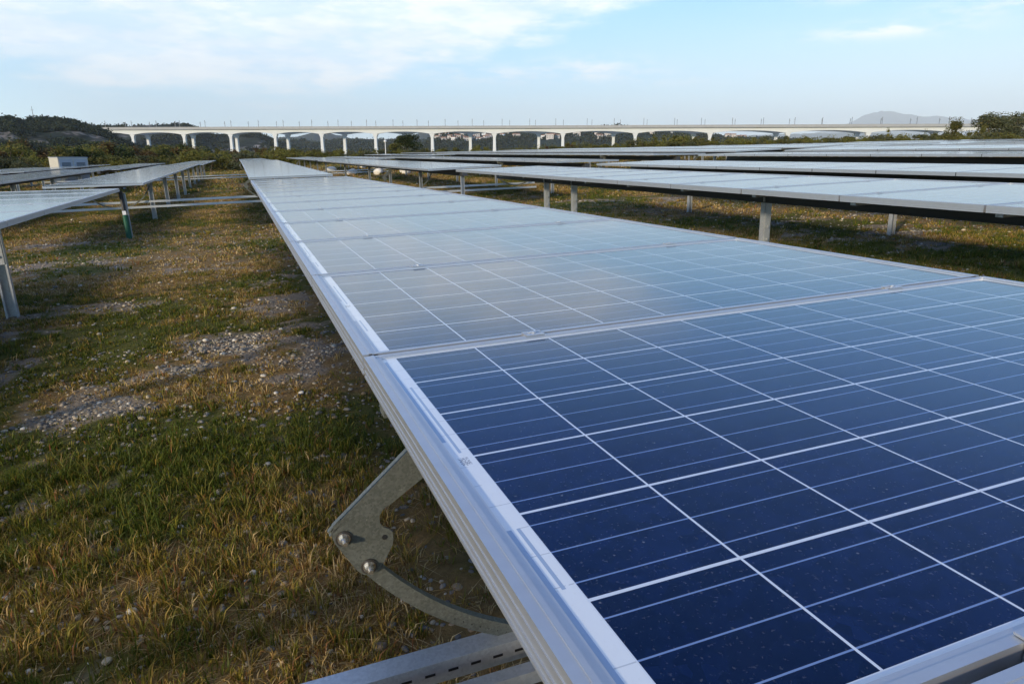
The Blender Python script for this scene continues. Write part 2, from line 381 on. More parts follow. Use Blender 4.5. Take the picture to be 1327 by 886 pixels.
def beam_mesh(len_, name='torque_beam'):
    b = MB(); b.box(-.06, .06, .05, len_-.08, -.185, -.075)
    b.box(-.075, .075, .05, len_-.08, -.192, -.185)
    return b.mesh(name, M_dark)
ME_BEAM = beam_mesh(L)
rb = MB(); rb.box(-.70, .70, -.022, .022, -.075, -.0405); rb.box(-.70, .70, -.040, -.022, -.0440, -.0405); rb.box(-.70, .70, .022, .040, -.0440, -.0405)
ME_RAIL = rb.mesh('cross_rail', M_galv)
pb = MB(); pb.box(-.055, .055, .031, .035, -1.9, -.20); pb.box(-.055, -.051, -.02, .031, -1.9, -.20); pb.box(.051, .055, -.02, .031, -1.9, -.20)
pb.box(-.051, -.038, -.02, -.016, -1.9, -.20); pb.box(.038, .051, -.02, -.016, -1.9, -.20)
ME_POST = pb.mesh('post', M_galv)
hb = MB(); hb.box(-.042, .042, -.026, -.021, -.62, -.10)
for z in (-.42, -.54): hb.tube([(0, -.029, z), (0, -.040, z)], .014, 6)
hb.box(-.10, .10, -.045, -.029, -.19, -.05)
ME_HEAD = hb.mesh('bearing_plate', [M_galv])
cb = MB(); cb.box(-.020, .020, -.0155, -.006, .0005, .0028); cb.box(-.020, .020, .006, .0155, .0005, .0028); cb.box(-.020, .020, -.006, .006, -.03, .0012)
cb.tube([(0, 0, .0012), (0, 0, .0050)], .0055, 10); cb.tube([(0, 0, .0050), (0, 0, .0055)], .003, 8)
ME_CLAMP = cb.mesh('clamp', M_alu)
# drive arc in the local frame of the axis (x across, z up)
AC, AN, AR = .533-UC, .043, .786
def arc_mesh():
    a = MB(); n = 48; t0, t1 = math.atan2(-.450-AN, -.092-UC-AC), -math.radians(20)
    t0 = math.atan2(-.395-AN, (-.118-UC)-AC)
    if t0 > 0: t0 -= 2*math.pi
    def ring(r0, r1, y0, y1):
        i = len(a.v)
        for k_ in range(n+1):
            th = t0+(t1-t0)*k_/n
            for r, y in ((r0, y0), (r1, y0), (r1, y1), (r0, y1)): a.v.append((AC+r*math.cos(th), y, AN+r*math.sin(th)))
        for k_ in range(n):
            for j in range(4): a.f.append((i+4*k_+j, i+4*k_+(j+1) % 4, i+4*k_+4+(j+1) % 4, i+4*k_+4+j)); a.mi.append(0)
        a.f.append((i, i+1, i+2, i+3)); a.f.append((i+4*n+3, i+4*n+2, i+4*n+1, i+4*n)); a.mi += [0, 0]
    ring(AR-.031, AR, -.066, -.062); ring(AR-.031, AR-.027, -.062, -.046); ring(AR-.004, AR, -.062, -.046)
    for th in np.linspace(t0+.35, t0+.95, 22):                   # small punched dots along the rail
        r = AR-.012; c_ = (AC+r*math.cos(th), AN+r*math.sin(th)); a.box(c_[0]-.0012, c_[0]+.0012, -.0668, -.066, c_[1]-.0012, c_[1]+.0012, 1)
    return a.mesh('drive_arc', [M_plate, M_black])
ME_ARC = arc_mesh()
def plate_mesh(mir=1):
    p = MB()
    poly = [(.060, -.105), (.022, -.168), (-.147, -.310), (-.153, -.322), (-.149, -.342), (-.112, -.412), (-.100, -.424), (-.082, -.426), (-.066, -.418),
            (-.040, -.373), (-.037, -.360), (-.038, -.345), (-.045, -.336), (-.055, -.330), (-.061, -.320), (-.060, -.305), (-.052, -.292), (-.037, -.285), (.043, -.235), (.130, -.150), (.130, -.105)]
    p.prism([(mir*(x-UC), z) for x, z in (poly if mir > 0 else poly)], -.073, -.068)
    # folded flange on the outer edge
    a, b_ = Vector((poly[1][0]-UC, 0, poly[1][1])), Vector((poly[2][0]-UC, 0, poly[2][1]))
    p.quad(*[tuple(q) for q in ((mir*a.x, -.073, a.z), (mir*b_.x, -.073, b_.z), (mir*b_.x, -.064, b_.z+.001), (mir*a.x, -.064, a.z+.001))])
    p.quad(*[tuple(q) for q in ((mir*(a.x-.003), -.074, a.z+.003), (mir*(b_.x-.003), -.074, b_.z+.003), (mir*(b_.x-.003), -.064, b_.z+.004), (mir*(a.x-.003), -.064, a.z+.004))])
    e0 = -.156-UC; p.obox((mir*e0, -.068, -.326), (mir*(e0+.024), -.068, -.304), .010, .0025); p.obox((mir*(e0-.002), -.068, -.318), (mir*(e0+.022), -.068, -.296), .010, .0025); p.obox((mir*e0, -.0625, -.322), (mir*(e0+.024), -.0625, -.300), .002, .010)
    p.box(*(sorted((mir*(-.055-UC+.02), mir*(.14-UC)))), -.072, -.03, -.108, -.0415)
    return p.mesh('bracket_plate', [M_plate])
ME_PLATE = plate_mesh()
def bolt_mesh():
    b = MB()
    b.tube([(0, 0, 0), (0, -.0030, 0)], .0178, 24, 1); b.tube([(0, -.003, 0), (0, -.0050, 0)], .0138, 20, 0)
    b.tube([(0, -.0050, 0), (0, -.0140, 0)], .0102, 6); b.tube([(0, -.0145, 0), (0, -.019, 0)], [.0098, .0085], 12); b.tube([(0, -.019, 0), (0, -.027, 0)], .0052, 10)
    for i in range(4): b.tube([(0, -.0195-i*.0018, 0), (0, -.0203-i*.0018, 0)], .0058, 10)
    return b.mesh('bolt', [M_bolt, simple('dark_washer', (.14, .13, .12), .4, .8, .1, 60)])
ME_BOLT = bolt_mesh()
nb = MB(); nb.tube([(0, 0, 0), (0, -.0012, 0)], .0052, 12); ME_HOLE = nb.mesh('punched_hole', M_black)
# plain deck for the far rows
db = MB(); db.box(UL-UC, UR-UC, 0, L, -.040, -.0045, 0)
db.quad((UL-UC+.02, .02, 0), (UR-UC-.02, .02, 0), (UR-UC-.02, L-.02, 0), (UL-UC+.02, L-.02, 0), 1)
for p, q in ((UL-UC, UL-UC+.02), (UR-UC-.02, UR-UC)): db.box(p, q, 0, L, -.0045, .0008, 0)
for i in range(1, TL):
    db.box(UL-UC+.02, UR-UC-.02, i*MP-.012, i*MP+.012, .0002, .002, 0); db.box(UL-UC-.001, UL-UC, i*MP-.005, i*MP+.005, -.039, -.002, 2)
ME_DECK = db.mesh('module_deck', [M_alu, M_glass_far, M_black]); uv = ME_DECK.uv_layers.new(name='cells')
for pol in ME_DECK.polygons:
    for li in pol.loop_indices:
        co = ME_DECK.vertices[ME_DECK.loops[li].vertex_index].co; uv.data[li].uv = (.1+.5*(co.x+1), .3+co.y*.01)
def posts_for(v0, spec):
    return spec if spec else [2.1 + i*4.45 for i in range(5)]
def side_name(r):
    w = ['first', 'second', 'third', 'fourth', 'fifth', 'sixth', 'seventh', 'eighth', 'ninth', 'tenth', 'eleventh', 'twelfth', 'thirteenth', 'fourteenth', 'fifteenth', 'sixteenth']
    if r == 0: return 'foreground row'
    return f"{w[abs(r)-1]} row {'right' if r > 0 else 'left'} of the foreground row"
def make_table(r, j, uc, v0, dn, tilt, lod, posts=None, arc_at=None, extra='', slope=0.):
    gz = float(field_z(uc, v0+11))
    root = empty('solar_table', W(uc, v0, gz), (math.atan(slope), -TILT, 0))
    zt = dn-gz                                                    # height of the deck above the root
    which = ('nearest table', 'second table', 'third table', 'farthest table')[j]
    lab = f'flat solar table, {which} of the {side_name(r)}' if not extra else extra
    tag(root, lab, 'solar table', 'solar tracker tables standing in long parallel rows')
    rot = (0, -tilt, 0)
    if lod == 0:
        for i in range(TL):
            mo = link('solar_module', ME_FRAME, root, (0, i*MP+GAPV, zt), rot)
            link('cell_glass', ME_GLASS, mo)
        for i in range(1, TL):
            for cu in (.294, 1.287):
                x = cu-UC
                link('clamp', ME_CLAMP, root, (x*math.cos(tilt), i*MP+GAPV-.021-.0068, zt+x*math.sin(tilt)), rot)
            link('cross_rail', ME_RAIL, root, (0, i*MP, zt), rot)
    else:
        link('module_deck', ME_DECK, root, (0, 0, zt), rot)
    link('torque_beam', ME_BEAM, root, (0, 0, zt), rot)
    for pv in posts_for(v0, posts):
        po = link('post', ME_POST, root, (.36 if (r, j) == (-1, 1) else 0, pv, zt)); po.scale = (.72 if r > 0 else 1., 1, 1)
        if lod == 0: link('bearing_plate', ME_HEAD, po)
    if arc_at is not None:
        link('drive_arc', ME_ARC, root, (0, arc_at, zt))
        bp_ = link('bracket_plate', ME_PLATE, root, (0, arc_at, zt))
        if lod == 0:
            for (a, b_) in ((-.131, -.336), (-.089, -.407)): link('bolt', ME_BOLT, bp_, (a-UC, -.073, b_)).scale = (.88, .9, .88)
            link('punched_hole', ME_HOLE, bp_, (-.054-UC, -.073, -.352))
    return root
BASE = {-1: (-2.575, 9.43), 0: (UC, 10.62), 1: (4.36, 11.42), 2: (7.62, 12.05), 3: (10.98, 13.2)}
for r in range(-8, 17):
    if r in BASE: uc, vend = BASE[r]
    elif r < 0: uc, vend = -2.575+3.42*(r+1), 9.43+.9*(r+1)
    else: uc, vend = 10.98+3.45*(r-3), 13.2+.95*(r-3)
    q = rnd.Random if False else random.Random(r*77+5)
    offs = {0: 0., -1: 0., 1: -.002, 2: -.012, 3: .055, 4: .095}.get(r, (max(-.16, .08-.032*(r-5)) if r > 3 else -.06) + q.uniform(-.03, .03))
    for j in range(3 if r > -5 else 3):
        v0 = vend - L + j*(L+2.0); uc_ = uc; slope = {0: 0., 1: .002, 2: .001}[j]
        if j and r == 0: v0 = vend + 3.4 + (j-1)*(L+1.2)
        tl = {(0, 0): 0, (0, 1): R(.3), (-1, 0): R(-.9), (-1, 1): R(-.3), (1, 0): R(.3), (1, 1): R(1.0), (1, 2): R(.5)}.get((r, j), R(q.uniform(-1.2, 1.2)))
        dn = offs + (q.uniform(-.025, .025) if (abs(r) > 2 or j > 0) else 0)
        lod = 0 if (r in (-1, 0, 1) and j == 0) else 1
        posts = None; arc = 18.25-v0 if j == 1 else (11.0 if j == 2 else None)
        if (r, j) == (0, 0): v0 = .0 - 11*MP - .0068+.0; posts = [2., 6.4, 11.6, 16., 21.]; arc = 11*MP+.0068; 
        if (r, j) == (0, 0): v0 = .0345 - 10*MP; arc = 10*MP+.0068; slope = -.0055; dn = .055
        if (r, j) == (0, 1): v0 = 14.05; dn = -.078; slope = .0070; arc = 18.25-v0; tl = 0
        if (r, j) == (-1, 1): v0 = 14.0; dn = -.092; slope = .0045; uc_ = -2.80; arc = 18.25-v0
        if (r, j) == (1, 1): v0 = 13.5; dn = -.02; slope = .001; arc = 18.25-v0
        if r == -2: dn = -.065; tl = R(-1)
        if (r, j) == (-1, 0): posts = [p_-v0 for p_ in (-9.6, -5.4, -1.2, 3.0, 7.05)]
        if (r, j) == (-1, 1): posts = [p_-v0 for p_ in (14.6, 19.4, 23.6, 27.8, 31.6)]
        if (r, j) == (1, 0): posts = [p_-v0 for p_ in (-8.5, -4.4, .2, 4.05, 8.15, 9.15)]
        if (r, j) == (1, 1): posts = [p_-v0 for p_ in (13.75, 17.6, 21.7, 25.6, 32.)]
        extra = ''
        if (r, j) == (0, 0): extra = 'large blue solar table filling the foreground, its cell grid clearly visible'
        if (r, j) == (0, 1): extra = 'grey solar table directly behind the far end of the foreground table'
        if (r, j) == (-1, 0): extra = 'nearest solar table on the left, cut off by the picture edge'
        if (r, j) == (1, 0): extra = 'long pale blue solar table nearest on the right, seen along its white edge'
        make_table(r, j, uc_, v0, dn, tl, lod, posts, arc, extra, slope)

# linkage bars that join the rows
def channel(u0, u1, v, n, name_label, grp=None, slots=True, w=.052, h=.045):
    b = MB(); ln = u1-u0
    b.box(0, ln, -w, 0, -.004, 0); b.box(0, ln, -w, -w+.004, -h, -.004); b.box(0, ln, -.004, 0, -h, -.004); b.box(0, ln, -w+.004, -w+.016, -h, -h+.003)
    o = empty('linkage_bar', W(u0, v, n), (0, -TILT, 0)); tag(o, name_label, 'steel bar', grp)
    if slots:
        for i in range(int(ln/.05)): b.box(i*.05, i*.05+.022, -w-.0008, -w, -.029, -.023, 1)
    link('channel', b.mesh('channel', [M_zinc, M_black]), o)
channel(-2.9, 4.4, .002, -.655, 'slotted galvanised channel crossing behind the curved drive arc', h=.05)
channel(-2.9, 4.4, -.120, -.655, 'plain galvanised channel in front of the curved drive arc', slots=False, w=.03, h=.03)
for v, n, lb in ((18.33, -.655, 'upper of the two long steel bars joining the rows behind the nearest left table'), (18.20, -.775, 'lower of the two long steel bars joining the rows behind the nearest left table'),
                 (40.6, -.655, 'distant upper steel bar crossing the grass alley far behind'), (40.4, -.775, 'distant lower steel bar crossing the grass alley far behind')):
    channel(-9.5, 8.0, v, n, lb, slots=False, w=.05, h=.05)

# ------------------------------------------------------------------ hills, viaduct, town
def far_point(px, py, D):          # point at horizontal distance D seen at a photograph pixel
    a, e = azel(px, py); return Vector((EYE.x + D*math.sin(a), EYE.y + D*math.cos(a), EYE.z + D*math.tan(e)))
def forest(name, c0, c1, rock, rockamt, scale):
    m, k, b = mat(name); oc = k.node('ShaderNodeTexCoord').outputs['Object']
    n1 = k.noise(oc, scale, 6, .7); n2 = k.noise(oc, scale*.22, 5, .6); n3 = k.noise(oc, scale*3.2, 3, .6)
    c = k.mix(k.rng(n1, .38, .62), c0, c1)
    rk = k.m('MULTIPLY', k.rng(n2, .52, .60), k.rng(n3, .42, .60)); rk = k.m('MULTIPLY', rk, rockamt)
    k.l.new(k.mix(rk, c, rock), b.inputs['Base Color']); b.inputs['Roughness'].default_value = .95; b.inputs['Specular IOR Level'].default_value = .1
    bp = k.node('ShaderNodeBump'); bp.inputs['Strength'].default_value = 1; bp.inputs['Distance'].default_value = 3/scale*.02
    k.l.new(n1, bp.inputs['Height']); k.l.new(bp.outputs[0], b.inputs['Normal'])
    return m
HILLS = {}
def ridge(name, pts, D, depth, m, rough, seed, base=-3, step=None, front=.9):
    pts = sorted(pts); A = np.array([azel(*p) for p in pts])
    a0, a1 = A[0, 0], A[-1, 0]; na = int((a1-a0)/(step or .0016)); az_ = np.linspace(a0, a1, na)
    te = np.interp(az_, A[:, 0], np.tan(A[:, 1])); endf = np.minimum(sstep(az_, a0, a0+.02), 1-sstep(az_, a1-.02, a1))
    nr = 46; tt = np.linspace(-1, .9, nr)
    AZ, T = np.meshgrid(az_, tt); TE = np.interp(AZ, az_, te); EF = np.interp(AZ, az_, endf)
    rr = D + T*depth
    prof = np.where(T < 0, 1-np.abs(T)**1.25, 1-T**2)
    x = EYE.x + rr*np.sin(AZ); y = EYE.y + rr*np.cos(AZ)
    top = EYE.z + D*TE - base
    nz = (fbm(x, y, 1/(depth*.30), 5, seed, .6)-.5)
    z = base + top*EF*np.clip(prof*(1+nz*.55*np.clip(1-prof, 0, 1)*1.6), 0, 1.05) + nz*rough*prof*EF + (fbm(x, y, 1/(rough*1.4+1), 3, seed+9)-.5)*rough*.7*EF
    V = np.stack([x.ravel(), y.ravel(), z.ravel()], 1); h, w = x.shape; I = np.arange(h*w).reshape(h, w)
    F = np.stack([I[:-1, :-1].ravel(), I[:-1, 1:].ravel(), I[1:, 1:].ravel(), I[1:, :-1].ravel()], 1)
    tag(link(name, fast_mesh(name, V, F, 4, [m], None, True)), kind='structure')
    HILLS[name] = (az_, tt, rr[:, 0], z, x, y)
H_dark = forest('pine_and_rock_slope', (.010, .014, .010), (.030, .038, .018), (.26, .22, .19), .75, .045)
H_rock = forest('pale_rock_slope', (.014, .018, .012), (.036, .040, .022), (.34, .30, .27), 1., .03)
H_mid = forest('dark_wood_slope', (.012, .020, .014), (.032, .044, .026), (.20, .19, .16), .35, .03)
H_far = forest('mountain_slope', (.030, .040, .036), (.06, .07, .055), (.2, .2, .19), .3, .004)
ridge('hill', [(-330, 154), (-180, 146), (-60, 152), (0, 154), (12, 151), (25, 159), (45, 157), (85, 160), (100, 162), (113, 165.5), (128, 169), (142, 175), (158, 184), (178, 191), (215, 196), (250, 200)], 760, 240, H_dark, 5, 3)
ridge('rocky_hill', [(60, 170), (100, 167), (130, 166), (155, 166), (175, 164.5), (195, 163), (215, 162), (240, 161), (255, 167), (266, 175), (285, 177.5), (310, 174.5), (335, 175), (348, 180), (364, 188), (400, 196)], 1400, 280, H_rock, 6, 8)
ridge('wooded_plain', [(250, 188), (300, 185), (350, 184), (400, 183), (455, 182.5), (480, 184), (530, 183), (570, 186), (600, 190)], 2100, 500, H_mid, 5, 13)
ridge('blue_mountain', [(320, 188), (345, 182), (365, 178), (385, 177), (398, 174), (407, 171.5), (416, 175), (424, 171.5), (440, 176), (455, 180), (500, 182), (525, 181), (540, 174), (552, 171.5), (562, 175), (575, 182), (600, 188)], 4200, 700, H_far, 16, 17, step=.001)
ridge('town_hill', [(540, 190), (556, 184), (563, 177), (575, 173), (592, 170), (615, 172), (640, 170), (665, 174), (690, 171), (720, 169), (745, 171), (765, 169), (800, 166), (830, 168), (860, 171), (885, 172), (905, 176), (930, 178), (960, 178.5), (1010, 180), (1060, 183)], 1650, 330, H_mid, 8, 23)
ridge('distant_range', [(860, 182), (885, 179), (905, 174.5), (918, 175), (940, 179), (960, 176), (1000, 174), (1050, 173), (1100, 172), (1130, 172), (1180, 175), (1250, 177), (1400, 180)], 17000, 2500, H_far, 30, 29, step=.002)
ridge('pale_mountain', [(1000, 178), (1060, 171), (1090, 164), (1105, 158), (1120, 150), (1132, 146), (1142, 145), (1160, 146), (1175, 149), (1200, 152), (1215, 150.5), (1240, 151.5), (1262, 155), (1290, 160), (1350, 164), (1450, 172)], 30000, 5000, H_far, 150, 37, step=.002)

# leaf cards shared by all foliage
def leaf_cloud(pts, size, rs, flat=.0):
    n = len(pts); d1 = rs.normal(size=(n, 3)); d1 /= np.linalg.norm(d1, axis=1)[:, None]
    d2 = rs.normal(size=(n, 3)); d2 -= d1*(d1*d2).sum(1)[:, None]; d2 /= np.linalg.norm(d2, axis=1)[:, None]
    s = (size*rs.uniform(.55, 1.25, n))[:, None]
    V = np.stack([pts-d1*s*.5, pts-d2*s*.28, pts+d1*s*.5, pts+d2*s*.28], 1).reshape(-1, 3)
    return V, np.arange(4*n).reshape(n, 4)
def foliage_mat(name, c0, c1, c2, trans=.25):
    m, k, b = mat(name); at = k.node('ShaderNodeVertexColor'); at.layer_name = 'tint'
    sp = k.node('ShaderNodeSeparateColor'); k.l.new(at.outputs[0], sp.inputs[0])
    c = k.mix(sp.outputs[0], c0, c1); c = k.mix(k.rng(sp.outputs[1], .72, .95), c, c2)
    k.l.new(c, b.inputs['Base Color']); b.inputs['Roughness'].default_value = .7; b.inputs['Specular IOR Level'].default_value = .2
    tr = k.node('ShaderNodeBsdfTranslucent'); k.l.new(c, tr.inputs[0]); ms = k.node('ShaderNodeMixShader'); ms.inputs[0].default_value = trans
    k.l.new(b.outputs[0], ms.inputs[1]); k.l.new(tr.outputs[0], ms.inputs[2]); k.l.new(ms.outputs[0], m.node_tree.nodes['Material Output'].inputs[0])
    return m
F_pine = foliage_mat('pine_foliage', (.010, .017, .009), (.030, .042, .016), (.05, .05, .02))
F_olive = foliage_mat('olive_shrub_foliage', (.050, .055, .014), (.13, .13, .034), (.18, .14, .04))
F_yellow = foliage_mat('yellow_green_foliage', (.07, .078, .014), (.18, .175, .036), (.24, .18, .04))
F_brown = foliage_mat('rusty_autumn_foliage', (.06, .04, .016), (.13, .085, .03), (.18, .10, .03))
F_green = foliage_mat('deep_green_foliage', (.016, .028, .008), (.05, .07, .018), (.09, .09, .025))
F_grey = foliage_mat('grey_green_foliage', (.05, .06, .026), (.12, .13, .06), (.17, .15, .08))
M_bark = simple('bark', (.10, .075, .055), .9, 0, .3, 6)
# scrub that covers the near hills: nobody could count it
def hill_scrub(hill, n, size, seed, label_name, tmin=-1., dens=None, mat_=F_pine):
    rs = np.random.RandomState(seed); az_, tt, rr, z, x, y = HILLS[hill]
    ia = rs.uniform(0, len(az_)-1.01, n); it = (rs.beta(1.3, 1.0, n)*(.6-tmin)+tmin+1)/(1.9)*(len(tt)-1); it = np.clip(it, 0, len(tt)-1.01)
    i0 = it.astype(int); j0 = ia.astype(int)
    fx = ia-j0; fy = it-i0
    def bil(A): return A[i0, j0]*(1-fx)*(1-fy)+A[i0, j0+1]*fx*(1-fy)+A[i0+1, j0]*(1-fx)*fy+A[i0+1, j0+1]*fx*fy
    px, py, pz = bil(x), bil(y), bil(z)
    keep = fbm(px, py, 1/(size*14.), 3, seed+3) > .40; px, py, pz = px[keep], py[keep], pz[keep]
    r = size*rs.uniform(.5, 1.3, len(px)); K = 9
    off = rs.normal(size=(len(px), K, 3))*.38; off[:, :, 2] = np.abs(off[:, :, 2])*.9+.1
    P = (np.stack([px, py, pz], 1)[:, None, :] + off*r[:, None, None]).reshape(-1, 3)
    V, F = leaf_cloud(P, size*.85, rs)
    tn = np.repeat(np.repeat(rs.uniform(0, 1, len(px)), K)*.6 + rs.uniform(0, .4, len(P)), 4)
    o = link(label_name, fast_mesh(label_name, V, F, 4, [mat_], np.stack([tn, np.repeat(rs.uniform(0, .9, len(P)), 4), tn*0], 1)))
    tag(o, kind='stuff', label='dark evergreen scrub scattered over the slope behind the field', cat='scrub')
hill_scrub('hill', 24000, 3.2, 3, 'hillside_scrub')
hill_scrub('rocky_hill', 8000, 5.0, 4, 'ridge_scrub')
hill_scrub('town_hill', 7000, 7., 5, 'town_hill_trees')
hill_scrub('wooded_plain', 3500, 9., 6, 'plain_woodland')

# twin railway viaduct
FH = Vector((CF.x, CF.y, 0)).normalized()
def at_depth(px, d):
    r = ray(px, 201); k_ = d/(r.x*FH.x+r.y*FH.y); return Vector((EYE.x+r.x*k_, EYE.y+r.y*k_, 0))
def slope_at(px, py): r = ray(px, py); return r.z/(r.x*FH.x+r.y*FH.y)
HD = 37.0
P0 = at_depth(176, HD/slope_at(176, 165.2)); P1 = at_depth(1280, HD/slope_at(1280, 160.6))
VD = (P1-P0).normalized(); VN = Vector((-VD.y, VD.x, 0)); 
if VN.dot(FH) < 0: VN = -VN
def on_viaduct(px, off):           # distance along the viaduct axis of the point seen at px
    r = ray(px, 201); o = P0 + VN*off; A_ = np.array([[VD.x, -r.x], [VD.y, -r.y]]); bb = np.array([EYE.x-o.x, EYE.y-o.y])
    s, q = np.linalg.solve(A_, bb); return s
M_conc = simple('pale_concrete', (.68, .69, .67), .85, 0, .10, .12, 0)
M_wall = simple('weathered_grey_parapet', (.36, .355, .34), .85, 0, .18, .25)
M_mast = simple('grey_mast_steel', (.20, .21, .22), .6, .3, .1, 1)
zdeck = EYE.z + HD
ANG = math.atan2(VD.y, VD.x)
def viaduct(off, piers_px, s0, s1, label):
    root = empty('railway_viaduct', P0+VN*off + Vector((0, 0, 0)), (0, 0, ANG)); tag(root, label, 'viaduct', 'twin concrete railway viaducts crossing the horizon')
    s = sorted(on_viaduct(p, off) for p in piers_px); ss = [s0] + s + [s1]
    n = 14; xs = []; zb = []
    for a, b_ in zip(ss[:-1], ss[1:]):
        for k_ in range(n):
            q = k_/n; x = a+(b_-a)*q; e = abs(2*q-1)
            xs.append(x); zb.append(zdeck-2.9 - (4.1 + 3.4*e**2.3))
    xs.append(s1); zb.append(zdeck-10)
    g = MB(); zt = zdeck-2.9; hw = 3.2
    for i in range(len(xs)-1):
        a, b_ = xs[i], xs[i+1]; za, zc = zb[i], zb[i+1]
        for sg in (-1, 1): g.quad((a, sg*hw*.8, za), (b_, sg*hw*.8, zc), (b_, sg*hw, zt-.6), (a, sg*hw, zt-.6))
        g.quad((a, -hw*.8, za), (b_, -hw*.8, zc), (b_, hw*.8, zc), (a, hw*.8, za))
    g.box(s0, s1, -6, 6, zt-.6, zt); link('girder', g.mesh('girder', M_conc), root)
    w = MB()
    for sg in (-1, 1): w.box(s0, s1, sg*6.15-.15, sg*6.15+.15, zt-.5, zdeck-.4); w.box(s0, s1, sg*6.15-.3, sg*6.15+.3, zdeck-.4, zdeck)
    link('parapet', w.mesh('parapet', M_wall), root)
    for x in s:
        p = MB(); zl = [(-1, 2.5, 2.4), (zdeck-26, 1.9, 2.0), (zdeck-15.5, 1.75, 1.9), (zdeck-12.6, 2.3, 2.2), (zdeck-10.2, 3.7, 2.4)]
        for (z0, a0, b0), (z1, a1, b1) in zip(zl[:-1], zl[1:]):
            c0 = [(x-a0, -b0, z0), (x+a0, -b0, z0), (x+a0, b0, z0), (x-a0, b0, z0)]; c1 = [(x-a1, -b1, z1), (x+a1, -b1, z1), (x+a1, b1, z1), (x-a1, b1, z1)]
            for k_ in range(4): p.quad(c0[k_], c0[(k_+1) % 4], c1[(k_+1) % 4], c1[k_])
        link('pier', p.mesh('pier', M_conc), root)
    return root
SA0, SA1 = on_viaduct(112, 0), on_viaduct(1420, 0)
viaduct(0, [176, 242, 302, 359, 419, 488, 561, 641, 729, 822, 918, 1018, 1121, 1228, 1340], SA0, SA1, 'near railway viaduct of pale concrete with haunched girder on slim piers')
viaduct(24, [195, 253, 309, 375, 448, 525, 610, 698, 794, 897, 1003, 1107, 1205, 1300, 1390], SA0-10, SA1+10, 'second railway viaduct just behind the near one, seen through its openings')
mm = MB(); mm.obox((0, 0, -.5), (0, 0, 11.6), .48, .48, up=(0, 1, 0)); mm.obox((0, 0, 9.6), (0, -3.2, 9.2), .16, .16); mm.obox((0, 0, 8.0), (0, -3.0, 9.1), .14, .14)
ME_MAST = mm.mesh('catenary_mast', M_mast)
sx = SA0+40; i = 0
while sx < SA1-5:
    for off, sg in ((-5.4, 1), (29.4, -1)):
        o = link('catenary_mast', ME_MAST, None, P0+VD*(sx+ (8 if sg < 0 else 0) + rnd.uniform(-3, 3))+VN*off+Vector((0, 0, zdeck-2.9)), (0, 0, ANG + (0 if sg < 0 else math.pi)))
        tag(o, 'thin grey catenary mast standing on the viaduct deck', 'mast', 'catenary masts along the viaduct')
    sx += 37
# town houses on the slope beyond the viaduct
M_house = simple('pale_render', (.62, .56, .50), .8, 0, .08, .2); M_tile = simple('clay_tiles', (.34, .18, .12), .85, 0, .2, .5); M_win = simple('dark_window', (.05, .05, .06), .3)
def house_protos(w, d, h, m):
    b = MB(); b.box(-w/2, w/2, -d/2, d/2, -3, h)
    r = MB(); rh = d*.22; r.v += [(-w/2-.4, -d/2-.5, h), (w/2+.4, -d/2-.5, h), (w/2+.4, d/2+.5, h), (-w/2-.4, d/2+.5, h), (-w/2-.4, 0, h+rh), (w/2+.4, 0, h+rh)]
    r.f += [(0, 1, 5, 4), (2, 3, 4, 5), (1, 2, 5), (3, 0, 4), (3, 2, 1, 0)]; r.mi += [0]*5
    wi = MB(); wi.box(-.6, .6, -.05, .02, 0, 1.5)
    return b.mesh('wall', m), r.mesh('roof', M_tile), wi.mesh('window', M_win), [(-w/2+w*(kx+.5)/3, -d/2, 1+kz*3) for kx in range(3) for kz in range(min(2, int(h/3)))]
HP = [house_protos(11, 9, 6, M_house), house_protos(15, 10, 8.5, M_house), house_protos(9, 8, 5, M_white)]
def surf(hill, px, py):            # where the view ray meets the slope of a hill
    az_, tt, rr, z, x, y = HILLS[hill]; a, e = azel(px, py); j = int(np.clip(np.searchsorted(az_, a), 0, len(az_)-1)); te = math.tan(e)
    for i in range(len(tt)):
        if z[i, j] >= EYE.z + rr[i]*te: return Vector((x[i, j], y[i, j], z[i, j])), rr[i]
    i = int(np.argmin(np.abs(tt))); return Vector((x[i, j], y[i, j], z[i, j])), rr[i]
hs = [(x, y) for x, y in ((566, 181), (571, 178), (574, 184), (578, 176), (583, 181), (587, 184), (590, 178), (594, 182), (598, 176), (601, 181), (604, 183), (608, 184), (612, 182), (616, 179), (619, 183), (622, 182), (626, 175), (630, 182), (633, 179), (650, 178), (657, 176), (668, 180),
      (703, 179), (707, 177), (711, 180), (715, 178), (721, 180), (746, 178), (774, 177), (776, 180), (788, 178), (844, 175), (871, 175), (943, 179.5), (950, 179), (955, 180), (963, 180.5))]
hr = random.Random(3)
for i, (x, y) in enumerate(hs):
    p, rr_ = surf('town_hill', x, y); a = azel(x, y)[0]
    o = empty('town_house', p, (0, 0, -a + hr.uniform(-.5, .5))); wh = next(w for x1, w in ((580, 'left of the clustered roofs'), (592, 'in the left cluster'), (603, 'in the middle of the left cluster'), (613, 'beside the first town pier'), (624, 'right of the first town pier'), (640, 'left of the tallest pier'), (675, 'just right of the tallest pier'), (730, 'under the arch with the bright house group'), (800, 'under the wide dark arch'), (900, 'alone on the dark wood'), (1100, 'low beside the blue gap')) if x < x1)
    hl = 'top' if y < 178 else ('middle' if y < 181 else 'foot')
    tag(o, f'small pale house, {hl} of town slope, {wh}', 'house', 'pale houses of the hillside town')
    pr = HP[hr.choice([0, 0, 1, 2])]
    link('wall', pr[0], o); link('roof', pr[1], o)
    for q_ in pr[3]: link('window', pr[2], o, q_)
